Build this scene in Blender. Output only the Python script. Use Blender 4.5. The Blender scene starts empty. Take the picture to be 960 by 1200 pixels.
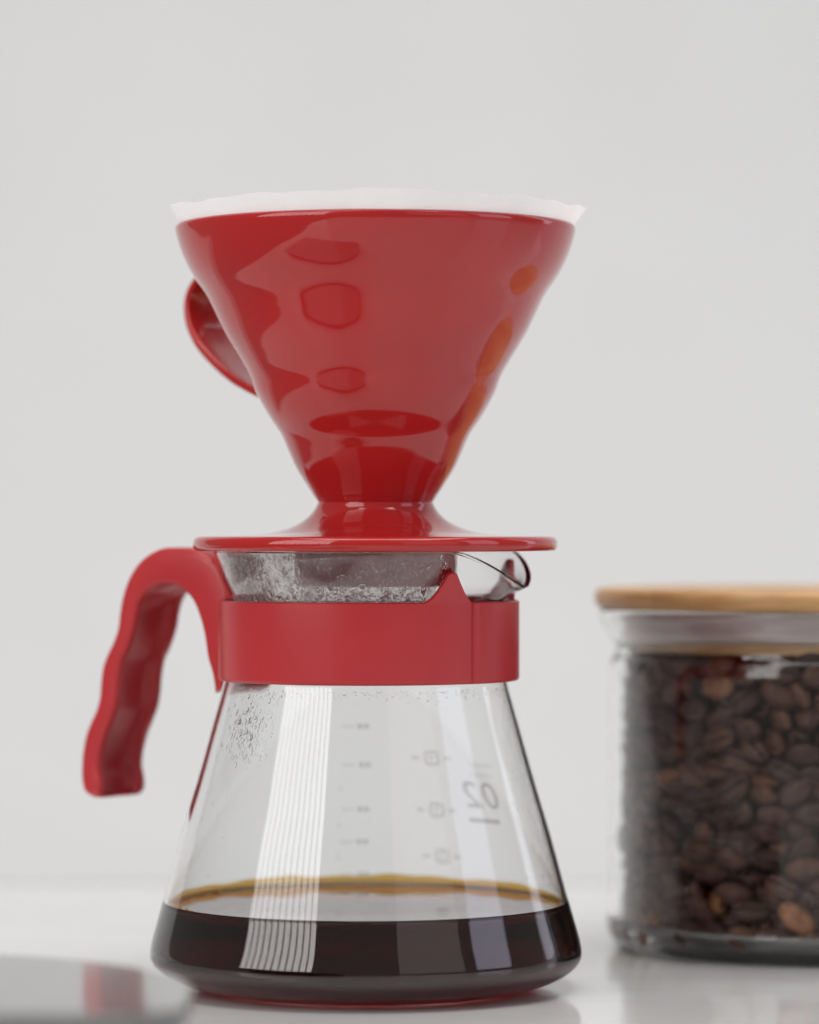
import bpy, bmesh, math, random
from mathutils import Vector, Matrix
random.seed(7)
PI = math.pi; R_ = math.radians
scene = bpy.context.scene
col = scene.collection

# ------------------------------------------------------------------ camera
HC = 0.1335          # lens height above the table, metres
FPX = 4390.0         # focal length in photograph pixels
HY = 618.0           # horizon row of the photograph
cam_d = bpy.data.cameras.new('camera'); cam = bpy.data.objects.new('camera', cam_d); col.objects.link(cam)
cam.location = (0, 0, HC); cam.rotation_euler = (PI/2, 0, 0)
cam_d.sensor_fit = 'AUTO'; cam_d.sensor_width = 36; cam_d.lens = 36*FPX/1200.0
cam_d.shift_y = (HY-600)/1200.0
cam_d.clip_start = 0.02; cam_d.clip_end = 30
cam_d.dof.use_dof = True; cam_d.dof.focus_distance = 1.052; cam_d.dof.aperture_fstop = 5.8
scene.camera = cam

# ------------------------------------------------------------------ world, render, exposure
world = bpy.data.worlds.new('World'); scene.world = world; world.use_nodes = True
bg = world.node_tree.nodes['Background']
bg.inputs[0].default_value = (1.0, 0.985, 0.97, 1); bg.inputs[1].default_value = 0.155
vs = scene.view_settings
vs.view_transform = 'Standard'; vs.look = 'None'; vs.gamma = 1; vs.exposure = 0.25
scene.render.engine = 'CYCLES'
cy = scene.cycles
cy.max_bounces = 20; cy.diffuse_bounces = 4; cy.glossy_bounces = 8; cy.transmission_bounces = 16
cy.transparent_max_bounces = 12; cy.volume_bounces = 0
cy.caustics_reflective = True; cy.caustics_refractive = True; cy.blur_glossy = 0.3
cy.sample_clamp_indirect = 4.0; cy.use_denoising = True

# ------------------------------------------------------------------ lamps (windows of the room, plus an added overhead fill)
AX, AY = -0.01265, 1.089          # axis of the carafe
def area(name, az, dist, z, w, h, L, colr, cx=AX, cy_=AY, aimz=None):
    """window light seen from the carafe at azimuth az (degrees, + = right of the camera direction)"""
    a = R_(az)
    p = Vector((cx+dist*math.sin(a), cy_-dist*math.cos(a), z))
    d = bpy.data.lights.new(name, 'AREA'); d.shape = 'RECTANGLE'; d.size = w; d.size_y = h
    d.energy = L*PI*w*h; d.color = colr
    o = bpy.data.objects.new(name, d); col.objects.link(o); o.location = p
    tgt = Vector((cx, cy_, aimz if aimz is not None else z))
    o.rotation_euler = (tgt-p).to_track_quat('-Z', 'Y').to_euler()
    return o
# left window: bright, split by the blades of a vertical blind
ctr_az = -48.0; n_sl = 11; D_W = 1.40; W_W = 1.06
a0 = R_(ctr_az); wc = Vector((AX+D_W*math.sin(a0), AY-D_W*math.cos(a0), 1.06))
tan_v = Vector((math.cos(a0), math.sin(a0), 0))
for k in range(n_sl):
    off = (k-(n_sl-1)/2)*W_W/n_sl
    w = W_W/n_sl*0.80
    d = bpy.data.lights.new('window_light', 'AREA'); d.shape = 'RECTANGLE'; d.size = w; d.size_y = 1.75
    d.energy = 3.0*PI*w*1.75; d.color = (1.0, 0.99, 0.975)
    o = bpy.data.objects.new('window_light', d); col.objects.link(o); o.location = wc+tan_v*off
    o.rotation_euler = (Vector((AX, AY, 1.06))-wc).to_track_quat('-Z', 'Y').to_euler()
sw = area('side_window_light', 74, 1.5, 0.75, 0.66, 1.3, 1.25, (0.76, 0.78, 1.0))
sw.rotation_euler = (Vector((0.15, 1.6, 0.35))-sw.location).to_track_quat('-Z', 'Y').to_euler()
area('side_window_light', 115.5, 1.5, 0.75, 0.26, 1.3, 1.1, (0.86, 0.86, 1.0))
area('room_light', 36, 1.7, 0.75, 1.1, 1.3, 0.34, (1.0, 0.93, 0.88))
# added overhead fill, brightens the wall, table and paper filter
d = bpy.data.lights.new('overhead_fill', 'AREA'); d.shape = 'RECTANGLE'; d.size = 1.2; d.size_y = 1.1
d.energy = 3.4*PI*1.2*1.1; d.color = (1.0, 0.98, 0.945)
o = bpy.data.objects.new('overhead_fill', d); col.objects.link(o); o.location = (0.04, 1.0, 1.42)

# ------------------------------------------------------------------ helpers
def mat(name, base=(0.8,0.8,0.8), rough=0.5, **kw):
    m = bpy.data.materials.new(name); m.use_nodes = True
    b = m.node_tree.nodes['Principled BSDF']
    b.inputs['Base Color'].default_value = (*base, 1); b.inputs['Roughness'].default_value = rough
    for k, v in kw.items():
        b.inputs[k.replace('_', ' ')].default_value = v
    return m
def N(m, typ, **kw):
    n = m.node_tree.nodes.new(typ)
    for k, v in kw.items(): setattr(n, k, v)
    return n
def link(m, a, b): m.node_tree.links.new(a, b)
def bsdf(m): return m.node_tree.nodes['Principled BSDF']
def ramp(m, stops):
    r = N(m, 'ShaderNodeValToRGB'); e = r.color_ramp.elements
    while len(e) < len(stops): e.new(0.5)
    for el, (p, c) in zip(e, stops): el.position = p; el.color = (*c, 1)
    return r
def noise(m, scale, detail=4, rough=0.5, coord='Object', mapscale=None):
    tc = N(m, 'ShaderNodeTexCoord'); n = N(m, 'ShaderNodeTexNoise')
    n.inputs['Scale'].default_value = scale; n.inputs['Detail'].default_value = detail; n.inputs['Roughness'].default_value = rough
    if mapscale:
        mp = N(m, 'ShaderNodeMapping'); mp.inputs['Scale'].default_value = mapscale
        link(m, tc.outputs[coord], mp.inputs[0]); link(m, mp.outputs[0], n.inputs['Vector'])
    else: link(m, tc.outputs[coord], n.inputs['Vector'])
    return n
def bump(m, src, strength, dist):
    b = N(m, 'ShaderNodeBump'); b.inputs['Strength'].default_value = strength; b.inputs['Distance'].default_value = dist
    link(m, src, b.inputs['Height']); link(m, b.outputs[0], bsdf(m).inputs['Normal']); return b

def empty(name, loc, label, cat, group=None):
    o = bpy.data.objects.new(name, None); col.objects.link(o); o.location = loc; o.empty_display_size = 0.01
    o['label'] = label; o['category'] = cat
    if group: o['group'] = group
    return o
def finish(bm, name, material, parent=None, sharp=None, smooth=True):
    bmesh.ops.recalc_face_normals(bm, faces=bm.faces)
    for f in bm.faces: f.smooth = smooth
    if sharp:
        for e in bm.edges:
            if len(e.link_faces) == 2 and e.calc_face_angle(0) > R_(sharp): e.smooth = False
    me = bpy.data.meshes.new(name); bm.to_mesh(me); bm.free()
    if material: me.materials.append(material)
    o = bpy.data.objects.new(name, me); col.objects.link(o)
    if parent: o.parent = parent
    return o
def catmull(P, n=6, closed=False):
    out = []; m = len(P)
    rng = range(m if closed else m-1)
    for i in rng:
        if closed: p0, p1, p2, p3 = P[i-1], P[i], P[(i+1) % m], P[(i+2) % m]
        else: p0, p1, p2, p3 = P[max(i-1, 0)], P[i], P[i+1], P[min(i+2, m-1)]
        for k in range(n):
            t = k/n
            out.append(tuple(0.5*((2*b)+(-a+c)*t+(2*a-5*b+4*c-d)*t*t+(-a+3*b-3*c+d)*t**3) for a, b, c, d in zip(p0, p1, p2, p3)))
    if not closed: out.append(tuple(P[-1]))
    return out
def lathe(profile, seg=128, fn=None, bm=None, closed=False):
    """profile of (r, z); r == 0 points become poles. fn(r, z, theta) -> (r, z) bends the rings."""
    bm = bm or bmesh.new(); rings = []
    for (r, z) in profile:
        if r <= 1e-7: rings.append([bm.verts.new((0, 0, z))]); continue
        ring = []
        for k in range(seg):
            th = 2*PI*k/seg
            rr, zz = fn(r, z, th) if fn else (r, z)
            ring.append(bm.verts.new((rr*math.sin(th), -rr*math.cos(th), zz)))   # theta 0 faces the camera, + to the right
        rings.append(ring)
    pairs = list(zip(rings, rings[1:]))
    if closed: pairs.append((rings[-1], rings[0]))
    for a, b in pairs:
        if len(a) == 1 and len(b) == 1: continue
        for k in range(seg):
            k2 = (k+1) % seg
            if len(a) == 1: bm.faces.new((a[0], b[k], b[k2]))
            elif len(b) == 1: bm.faces.new((a[k], b[0], a[k2]))
            else: bm.faces.new((a[k], b[k], b[k2], a[k2]))
    return bm
PX = AY/FPX                       # metres per photograph pixel at the axis of the carafe
def Z(y, Y=AY): return HC-(y-HY)*Y/FPX
def rz(rows): return [(r*PX, Z(y)) for r, y in rows]
def interp(tab, z):
    """tab of (r, z) in any order of z -> r at z"""
    t = sorted((b, a) for a, b in tab)
    if z <= t[0][0]: return t[0][1]
    for (z0, r0), (z1, r1) in zip(t, t[1:]):
        if z <= z1: return r0+(r1-r0)*(z-z0)/max(z1-z0, 1e-9)
    return t[-1][1]
BEANS = """
4801 586 215 472 22 11 -881 110 5793 1085 343 21 945 319 -63 99 4175 1399 214 687 -27 25 726 110 4956 1655 328 175 -495 -835 163 88 3600 2507 217 495 -32 19 868 111 4435 2840 401 189 624 -750 -116 
109 2849 3482 200 906 -15 33 423 102 3599 4723 348 103 121 -953 -258 96 1940 3934 212 886 -9 -18 -462 108 2932 5330 392 427 -882 131 -151 92 1037 4342 190 791 -18 23 611 97 1841 4919 175 1000 0 20 
-18 89 183 4507 389 38 534 842 -65 110 19 5832 203 713 25 -26 701 105 -687 4382 327 2 -873 488 3 94 -657 5304 314 33 -902 429 24 89 -1590 4001 414 175 -212 884 -379 107 -2475 5241 437 159 844 -453 
-239 112 4348 434 659 923 -37 -265 -279 95 5853 380 343 73 -15 430 -900 100 3938 1920 743 606 36 62 792 107 5298 2545 328 9 988 138 -65 95 3754 3050 828 66 548 -831 71 102 5022 3318 392 551 0 380 743 
104 3046 3176 882 383 -508 -754 165 108 3840 3667 319 8 -991 120 66 92 2352 3671 720 715 51 311 624 92 2649 4514 235 713 142 77 682 103 1607 4651 644 541 55 17 -839 104 1965 5699 217 982 169 -30 73 
96 1046 5110 373 796 -490 -107 340 102 1011 5918 200 970 107 -18 219 91 -558 4259 869 121 182 -939 265 96 -660 6033 664 163 -21 967 195 97 -1902 4417 354 230 102 -427 -868 96 -1599 5757 202 44 36 2 
-998 103 4246 964 1169 51 -382 -899 207 97 5927 1258 881 208 -792 573 -39 98 4815 1799 812 650 -234 -132 -711 103 5632 1813 350 169 -175 -295 -924 95 4483 2586 850 936 -106 207 262 95 4485 3802 863 
69 883 347 308 106 3557 3839 1053 617 2 762 -197 97 4038 4409 681 216 -310 -908 -182 109 2339 4550 884 927 67 180 322 103 3098 4186 743 165 -821 -542 72 95 720 4441 903 548 -78 393 -734 107 1500 5702 
670 712 -108 -100 -687 92 214 4819 1063 75 -636 676 364 104 645 5586 788 196 -356 897 -175 108 -1240 4844 777 50 -756 -498 423 110 -154 5379 800 429 -563 706 17 91 -2261 4689 1117 267 -817 408 309 91 
-1935 5197 686 296 -316 -874 221 89 5142 412 1095 327 157 -923 130 103 5035 1099 672 283 -95 -81 -951 94 4033 1978 1345 35 -133 205 -969 104 5480 2371 700 247 94 130 956 96 4109 3115 1190 980 -159 53 
-106 104 5140 3163 1191 2 438 870 225 103 3463 2535 1177 850 154 -48 -501 91 4049 4433 1360 45 -248 -869 -425 102 3077 4248 1153 923 88 -73 368 89 3249 5055 1080 351 35 936 22 103 1901 5006 1168 901 
-251 10 353 97 2342 5343 747 171 -774 -586 -166 94 -97 4370 1503 44 474 -745 -467 104 422 6026 973 918 -178 -322 -146 106 -670 4918 901 541 -19 372 754 111 -567 5918 1088 797 -74 -269 535 92 -1552 
5058 1226 138 -98 240 956 88 -2662 5424 1278 516 337 -764 192 100 5170 740 1616 20 321 919 227 89 5420 1099 1251 259 -824 450 225 95 4455 1336 1579 124 939 314 -59 101 5474 1963 1351 121 157 -962 
-190 109 3704 2850 1717 899 98 136 -404 103 4901 2536 1447 183 968 168 31 91 3062 3163 1554 124 233 -951 160 90 4509 3816 1548 17 975 43 215 105 2333 3692 1415 21 52 -987 151 96 2745 5231 1344 213 
-679 619 -333 99 1489 4173 1200 660 466 -134 -574 107 1014 5333 1226 2 -128 22 -992 95 694 4413 1511 780 124 7 613 97 47 5885 1570 314 -729 591 -144 96 -335 5223 1564 239 218 930 -176 92 -1520 5744 
799 118 39 137 983 110 -1849 4113 1083 579 133 -245 766 111 -2132 5669 1491 99 -971 16 218 89 5206 379 2000 219 -915 -279 -191 93 5948 584 1102 687 54 364 -627 112 4113 1514 2093 438 827 -260 237 100 
5009 1463 2022 41 -727 -599 333 107 3714 2122 2110 3 -378 -893 245 88 5060 3135 1631 24 -180 19 983 95 3113 3855 1792 76 942 -325 18 110 4132 4122 1938 247 866 350 259 104 2216 4427 1663 23 -982 8 
187 106 2303 5471 1644 71 71 -8 -995 106 1395 4889 1840 15 -619 696 -363 103 1800 5803 1152 58 22 168 984 97 346 4321 2136 91 -989 -37 -115 103 -376 5913 1773 922 203 -242 -225 109 -996 4371 1524 35 
748 601 280 103 -1250 5750 1524 45 926 -352 -127 105 -1524 4141 1867 15 992 -113 59 103 -2579 5542 2108 465 -846 -228 128 92 4288 495 1610 703 368 107 -599 100 5999 495 1931 176 477 861 -29 93 4440 
2256 1792 837 25 43 544 90 5752 1699 1664 599 308 148 724 107 4116 2660 2279 17 750 657 -73 90 4411 3231 1805 428 -247 -198 847 90 3673 3594 2335 196 -932 298 -71 104 3403 4855 1670 615 252 -301 -684 
95 2148 3729 2003 152 -343 -921 -104 95 2759 4464 2016 852 -212 -83 -471 108 873 4830 2437 686 -452 555 -135 95 1313 5874 1562 373 -184 -38 908 90 834 5260 1799 974 -145 -150 87 99 -693 4205 2167 254 
909 62 -324 89 -1544 5835 2162 92 -986 -41 130 103 -1877 4293 2383 14 -971 237 -33 110 -1862 5057 1672 526 93 -37 -844 98 4965 399 2349 953 120 -252 116 95 5726 1191 2318 197 -79 -950 -227 110 4657 
1943 2299 48 -78 115 989 91 5082 2462 1948 325 283 4 902 94 4568 2671 2713 65 521 851 21 105 4774 3494 2176 957 -149 215 122 102 2875 3206 2026 571 -9 -171 803 91 3759 4508 2311 102 -896 -392 -184 
103 2484 4473 2683 235 -396 870 -178 89 2996 5209 2281 229 956 -183 -16 105 2049 4873 2232 191 -489 746 -409 90 1730 5594 2220 22 790 613 -1 101 314 5246 2141 461 167 -246 -836 99 848 5988 1925 171 
-138 183 958 95 -1311 4952 2239 254 782 -446 -354 103 -758 5251 1938 157 -966 -61 -197 91 -1854 4067 2787 874 215 38 -435 100 -2265 5114 2305 237 -939 -249 -21 103 4308 786 2408 83 353 -863 -352 90 
5910 523 2575 212 -877 429 53 108 3967 1793 2696 20 -779 619 -94 100 5695 2151 2378 276 563 778 38 93 3463 2663 2325 734 -236 -108 627 92 5286 2890 2415 711 107 129 683 91 2995 3265 2689 12 978 133 
-163 98 3408 4957 2886 161 -919 357 -49 109 2182 3677 2423 951 244 -9 -189 96 2386 5548 2699 157 -963 155 -153 97 1262 4081 1873 110 42 491 -863 90 1114 5780 2655 52 -273 952 128 111 296 4695 2690 
146 -945 279 90 89 177 6057 2470 176 -982 -12 63 99 -516 4781 2365 51 -980 191 -26 101 -812 5767 2442 71 559 -826 -18 100 -1311 5187 2925 61 734 676 -14 101 -2196 4893 2695 47 36 -3 998 102 4461 483 
2860 42 -940 -307 -143 103 6130 1310 2932 237 713 -54 -658 91 4669 1276 2983 355 -882 132 282 105 5288 1857 2843 397 725 -561 -53 91 3616 2624 2867 64 -1 35 997 110 4997 3355 3002 67 -887 392 -235 
111 3166 4116 2641 697 -114 167 688 95 3635 4153 3239 187 -887 39 420 106 2271 3688 2939 20 -1 -28 -999 88 2531 5203 3235 133 -838 401 345 91 1432 4176 2474 283 100 -224 -927 97 1920 5713 3213 610 
-777 -122 -95 106 378 4343 2990 971 18 180 -159 106 -59 5435 2670 61 978 125 156 89 -596 4880 2758 758 3 -101 644 99 -679 5933 2992 108 -222 -948 -201 103 -1875 3974 3382 931 -181 179 -262 93 -1578 
5877 2734 325 -921 -215 10 88 4321 634 3470 33 749 -635 -185 109 5651 416 2934 56 40 178 -982 99 4087 1974 3308 184 -954 -219 -90 110 5611 2368 2943 231 848 -443 -176 99 3555 2652 3598 127 753 645 
-34 101 4360 2967 3195 620 -22 -393 -679 95 3825 3400 3021 171 125 -742 -636 111 4401 4029 2506 975 -173 84 113 89 2000 4481 3121 226 417 -872 -119 103 3230 5060 3458 135 552 718 403 95 1257 4699 
2948 680 29 -87 727 90 1714 5109 2610 907 244 -210 271 104 816 4965 3490 249 -603 746 136 89 249 6077 3061 331 -880 193 280 90 -584 4227 3265 298 -77 933 -187 95 -1689 5783 3299 137 -232 945 186 104 
-2072 4860 3245 949 52 57 306 109 -2564 5498 2779 196 -100 -436 -872 96 5290 368 3461 962 -249 -105 47 98 6194 528 3639 588 398 -685 -162 102 5220 1188 3272 985 116 116 -48 106 5444 2730 3556 21 529 
754 390 89 4901 2303 3387 362 -763 362 -395 108 4876 3498 3457 668 54 -16 742 91 2725 4435 3332 116 -809 564 122 109 4506 4073 3019 856 -193 -108 -467 92 1627 5214 3509 78 207 940 261 103 2644 5373 
3899 709 -441 474 -280 100 1121 4238 3312 738 285 214 -573 103 1277 5965 3543 967 -204 -127 -81 89 -204 5069 3353 108 -120 -956 -244 91 703 5565 3049 962 113 37 244 112 -1165 5073 3340 228 184 166 
941 94 -694 5846 3596 230 -724 -624 -182 108 -1348 4463 3489 289 876 126 -366 102 -2568 5425 3526 119 835 505 -182 94 4999 447 4105 161 853 -381 319 96 6132 1228 4209 317 726 -187 -581 92 3937 1711 
3785 49 778 -593 -200 93 5708 1981 3365 617 250 259 -700 91 4227 2547 4000 239 -82 -939 -233 105 5003 3215 4066 232 -503 829 -76 96 3001 3322 3257 746 -288 -227 556 104 4353 4163 3537 858 5 -313 -407 
99 2190 3681 3426 183 -51 10 982 95 2934 4475 3889 127 -976 -179 9 96 1652 3997 4003 30 661 466 -587 99 2071 5680 4066 425 -230 -763 428 99 -6 4769 3781 233 -103 -924 -285 104 280 5813 3585 843 -15 
29 536 110 -809 4502 3758 156 -616 -763 119 89 -646 5429 3829 25 56 175 -983 99 -1465 4947 4097 137 667 730 -52 111 -1892 5726 3815 60 -323 938 107 92 4227 522 3911 782 168 -81 -595 90 5409 1044 3979 
73 340 884 313 101 4753 1763 3755 477 267 -108 -831 100 5787 1490 3760 401 -893 201 47 89 4761 2492 4385 77 -860 -503 -35 104 4300 3298 3707 874 -281 -385 92 88 3278 2725 3978 536 -75 262 799 94 3703 
3798 3804 11 682 -711 -171 91 2001 4340 3742 488 115 482 719 96 3299 5029 4460 50 346 832 431 112 1294 4970 4054 152 -816 -547 107 110 1046 5922 4039 94 44 119 -988 98 468 4330 4015 161 -923 325 128 
107 -53 6024 4119 80 -1 -171 -982 101 -562 4231 4183 154 967 162 -125 91 -1088 5954 4318 160 -183 939 242 100 -1823 4043 3962 925 239 21 -295 102 -2222 4768 3795 779 59 75 -619 89 4749 1131 4140 839 
432 -330 31 101 5730 528 4423 387 -525 -726 219 91 5171 1694 4506 29 -85 -995 -33 96 5501 2335 4101 96 618 779 34 104 3947 2051 4513 361 150 -311 -866 93 4625 3501 4537 56 -351 926 127 106 3601 3164 
4231 40 -116 -345 -931 106 3841 4714 3927 47 428 885 177 91 2754 3587 3860 307 -74 124 -941 107 2270 4981 4092 165 284 524 -786 93 1543 4727 4360 866 -5 156 -475 100 1423 5749 4687 47 -889 455 28 103 
950 4160 4449 426 -66 -813 392 89 349 5221 4083 122 237 56 962 97 -751 5246 4322 630 102 -135 758 92 -1519 5243 4559 127 802 584 19 91 -1763 4057 4519 605 -100 21 -790 96 -2742 5615 4126 744 453 483 
-89 90 4524 471 4622 54 86 991 -82 112 6247 445 4592 655 213 -711 -143 91 4079 1676 4117 869 188 92 449 91 5683 2069 4698 750 -448 214 -436 106 3929 2864 4674 869 307 52 385 95 4718 3415 5101 97 -953 
-283 50 106 3648 3692 4790 90 983 -130 94 110 4186 4062 4136 499 20 79 -863 104 2286 4145 4301 858 116 74 494 100 2377 5755 4843 608 713 116 -330 109 1709 4004 4718 958 69 -102 -261 101 2077 4893 
4830 27 -692 -706 151 97 -134 4553 4489 699 25 -17 714 111 461 6084 4772 205 -186 -772 -572 93 -959 4398 4566 530 -113 -2 840 102 -1102 5899 4956 280 -911 -292 80 103 -1677 4032 5059 359 -168 -66 
-916 101 -2040 5569 4343 115 513 -803 -281 103 4255 596 4957 805 -5 -92 -586 88 5058 1232 4836 201 -128 174 -956 106 4242 1321 4666 73 -278 958 -16 93 4910 2241 4957 149 -755 582 -261 99 4520 2438 
5122 81 262 -108 -956 98 5315 2889 4780 421 -479 -264 -724 96 3455 4042 5260 63 30 983 172 98 3917 4465 4759 300 -944 -138 -26 95 3251 4224 4324 29 -320 -945 -60 94 2929 4641 4728 556 -106 -157 809 
110 2340 4140 5139 810 2 52 584 97 1380 5829 5227 7 -942 328 -71 97 1236 4814 4898 384 213 -63 -896 104 643 5415 4520 244 118 190 944 101 -701 5140 5052 145 972 118 141 112 -260 5710 4768 144 494 822 
245 94 -2226 4710 4588 296 825 -261 404 92 -1997 5443 4993 296 -757 557 -171 106 5156 436 5190 230 -33 -952 199 107 5925 1027 4978 165 800 576 17 94 4021 1506 5159 227 830 -509 -26 96 5715 1480 5420 
13 345 936 -68 110 3669 2292 5261 225 359 829 -365 100 4938 3207 5456 17 11 -97 995 103 3236 2982 4834 272 314 40 -909 97 4342 4227 5020 894 231 75 -377 91 2634 3566 4534 722 120 247 -635 111 3583 
4885 5317 322 840 -422 109 112 1550 4015 5469 251 311 896 -194 104 2109 5021 5261 944 -287 161 -8 110 288 4798 4932 810 -79 170 -556 99 588 5432 5158 842 -298 4 -450 105 -526 4268 5055 983 122 133 
-36 94 -251 6018 5234 963 152 -102 197 99 -1399 4259 5503 642 -272 -32 -716 108 -2596 5223 4912 454 775 -383 -214 99 4240 581 5623 128 -702 -685 149 97 6046 441 5668 693 79 689 -195 104 4507 1655 
5432 992 15 127 16 111 5363 2448 5416 898 195 157 362 97 3252 2806 5569 154 -461 -855 179 91 3742 3224 5339 825 -363 224 -372 94 2806 3408 5242 165 -283 945 -9 91 4301 3946 5652 76 -517 848 89 106 
2638 4495 5626 361 143 -45 920 106 2855 5338 5443 221 -2 252 942 95 1381 5159 5770 214 -513 -307 773 105 2079 5568 5718 75 -130 131 980 111 767 4416 5423 117 -842 -512 -126 106 851 6002 5477 958 -175 
-154 -169 95 11 4543 5653 215 592 770 100 111 -1199 5416 5456 48 386 -921 17 110 -2105 4714 5368 103 -886 -453 12 93 -2656 5390 5480 348 -433 -184 -811 106 4417 440 6164 278 -17 -931 234 103 5415 502 
5512 865 -59 281 412 100 4909 1101 5847 218 -13 -923 -316 100 5317 2653 5948 983 -127 99 -89 98 4404 2620 5646 981 44 -173 82 92 4983 3440 6022 343 -243 21 907 94 2592 3571 5750 6 990 -29 139 105 
3495 3893 5848 221 846 -470 117 92 2328 3844 6058 785 -152 -116 588 101 3202 4878 5919 819 175 215 503 105 932 4247 5790 152 -130 209 -957 98 1664 5800 6104 908 -91 -318 -258 89 667 5171 5824 769 142 
-200 -590 101 -271 5293 5693 270 42 -533 -801 111 -681 4408 5978 428 595 680 -23 111 -940 5898 5767 975 -147 78 150 111 -2135 4070 5779 605 -593 388 -363 94 -1959 5758 5759 342 -52 -830 -438 100 5213 
510 6119 892 -43 18 -450 95 5806 1168 5843 414 -67 74 -905 100 4456 2224 6242 209 -369 859 287 108 5212 1887 5813 889 161 17 -428 93 3736 2347 5958 538 279 -558 -567 105 4290 3189 6047 278 -321 -59 
903 108 3307 3012 6130 46 363 -857 363 100 3866 4398 5974 880 -228 64 413 103 1864 4069 6636 122 425 -897 1 99 2260 4934 6215 948 119 -58 -288 107 1629 4206 5991 874 104 158 448 96 1135 5796 6282 442 
-340 -287 779 103 221 4484 6151 566 -117 20 816 104 179 6056 5947 50 84 979 179 98 -1314 4672 5973 108 -173 277 939 104 -827 5276 6313 149 -21 39 988 112 -2247 4788 6387 109 893 -401 -174 108 -1856 
5339 5894 335 92 395 -851 94 4352 1134 6449 983 92 103 -122 110 5903 931 6340 440 -41 36 -896 90 4081 1534 6022 555 273 161 -769 98 5777 1926 6257 64 -689 187 -697 97 4075 2762 6584 259 230 -147 -927 
96 4616 3566 6867 420 -901 -103 -4 110 3706 3529 6589 282 560 87 774 89 4494 3896 6177 923 -368 -101 36 92 3066 4148 6387 407 -557 -723 -43 90 3772 4681 6431 62 -50 191 978 91 1018 4317 6560 321 810 
465 -158 106 1551 5026 6647 444 -4 -436 783 101 669 5042 6624 32 -756 576 -308 107 322 5958 6319 568 164 157 -791 91 -868 4418 6748 68 903 -423 -22 110 -547 5952 6559 798 -253 542 74 110 -1737 4088 
6388 636 68 336 -691 110 -1700 5159 6725 42 765 -584 267 103 4315 522 6825 870 59 286 -398 105 5207 656 6829 92 -523 -835 142 107 4034 1911 6617 125 36 -140 -982 94 5181 1458 6474 292 -876 319 -213 
98 3427 2851 6943 286 -200 926 -140 102 5374 2438 6635 155 -876 -440 127 101 2787 3264 6504 477 676 445 -343 92 4203 4201 6712 114 -111 780 -605 92 2358 3720 6719 918 272 285 35 91 2791 5613 6335 641 
712 -21 -286 92 1486 4382 7098 50 452 -884 -110 89 1912 5650 6702 389 64 -4 919 102 84 4386 6686 397 -77 0 915 94 836 5852 6967 283 -800 473 -237 99 -1227 5031 7176 710 258 324 569 97 -1249 5967 6554 
374 558 702 -238 90 -1493 3972 7177 475 839 214 156 93 -2450 5512 6675 323 -44 -492 -807 112 4657 398 7467 138 39 -975 172 103 5897 1096 6871 592 87 73 798 111 4395 1405 7142 145 -1 -972 183 100 5202 
1762 7129 211 896 322 -221 91 3087 3072 7348 168 157 973 -28 96 5061 2987 6745 667 -687 -253 140 95 3238 3717 6744 479 -64 -875 -28 102 3436 4415 7015 158 963 -216 -42 90 2467 4581 6915 77 -895 420 
-133 100 3212 5005 6602 821 -526 -95 200 93 1955 4252 7279 518 -169 217 -810 102 2635 5431 6957 932 294 207 -31 94 742 4992 7148 272 -108 32 956 105 90 5349 6716 123 867 467 122 90 -393 5114 6924 320 
-130 -67 936 97 -1182 5874 7182 677 -404 -75 -611 89 -2283 4376 7117 461 278 643 545 108 -1807 5577 7080 729 26 157 666 102 5108 1005 7429 114 -195 -862 -453 97 5825 443 7234 967 245 -52 39 105 4491 
2238 7008 238 -78 -109 -962 98 5441 2379 7111 309 93 223 920 108 3844 2386 7552 52 900 432 24 108 4508 3334 7261 232 65 259 -935 110 3094 3683 7821 76 -888 -427 -149 109 3758 3843 7280 470 -80 177 
-861 103 2449 3768 7296 809 274 223 470 100 3549 4888 7177 407 -39 201 890 97 1000 4184 7609 120 968 -192 -106 102 1517 5312 7295 611 111 230 750 103 247 4382 7333 24 -873 484 57 91 55 5825 7049 736 
-93 196 641 110 -581 4360 7333 45 954 -139 -261 107 -699 5986 7598 902 -407 134 56 105 -1798 4595 7367 675 -435 516 -298 88 -2527 5301 7516 112 -928 352 -43 101 5875 1368 7431 832 -131 7 -539 100 
4437 1713 7501 624 -53 21 -779 90 5037 2656 7645 235 -6 -255 -938 112 4112 2034 8081 117 -976 -184 -31 106 3990 3189 7764 117 -72 62 989 108 3275 2732 7768 928 122 -141 -324 91 3626 4666 7905 355 
-678 -641 61 98 2139 4834 7787 550 -38 -518 -654 106 2820 4728 7531 206 526 820 86 112 1567 4052 7881 287 96 131 944 109 1933 5654 7648 227 -296 -283 -884 110 444 5025 7645 743 53 -213 -633 97 904 
5885 7676 274 -215 936 56 111 -283 5104 7600 613 -165 428 -643 88 -901 5239 7641 266 -379 193 -865 106 -1418 4261 7769 737 66 109 -664 101 -1714 5622 7826 200 -896 390 78 107 5197 508 7867 276 -446 
503 -687 96 6007 550 7812 838 38 6 -544 97 5108 1688 7872 97 807 435 -388 106 5612 2261 7867 357 443 -144 810 97 3526 2635 8261 843 81 164 507 91 4802 3631 7889 482 180 121 849 106 3016 3279 8287 257 
-440 839 -190 99 4207 4262 7712 817 -133 366 -425 101 2566 4325 7851 947 3 -200 250 97 2793 5293 7926 313 112 242 912 109 1285 5022 7809 911 130 -226 -320 94 2747 5440 8512 940 -160 114 -278 88 198 
4968 8301 20 974 -77 214 104 329 5955 7749 316 -311 -104 890 96 -62 4255 7795 162 -34 968 -186 92 -194 5862 8271 106 -482 867 68 110 -1816 4048 8396 15 312 852 -420 105 -2600 5439 8179 290 -898 181 
276 97 4621 833 8025 233 -319 -859 -325 97 5866 1426 7969 616 -167 -114 -761 90 5627 1736 8549 122 -422 838 -325 105 4230 2839 8381 159 -272 103 -943 106 5123 3115 8302 522 244 95 812 109 3925 3596 
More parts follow.
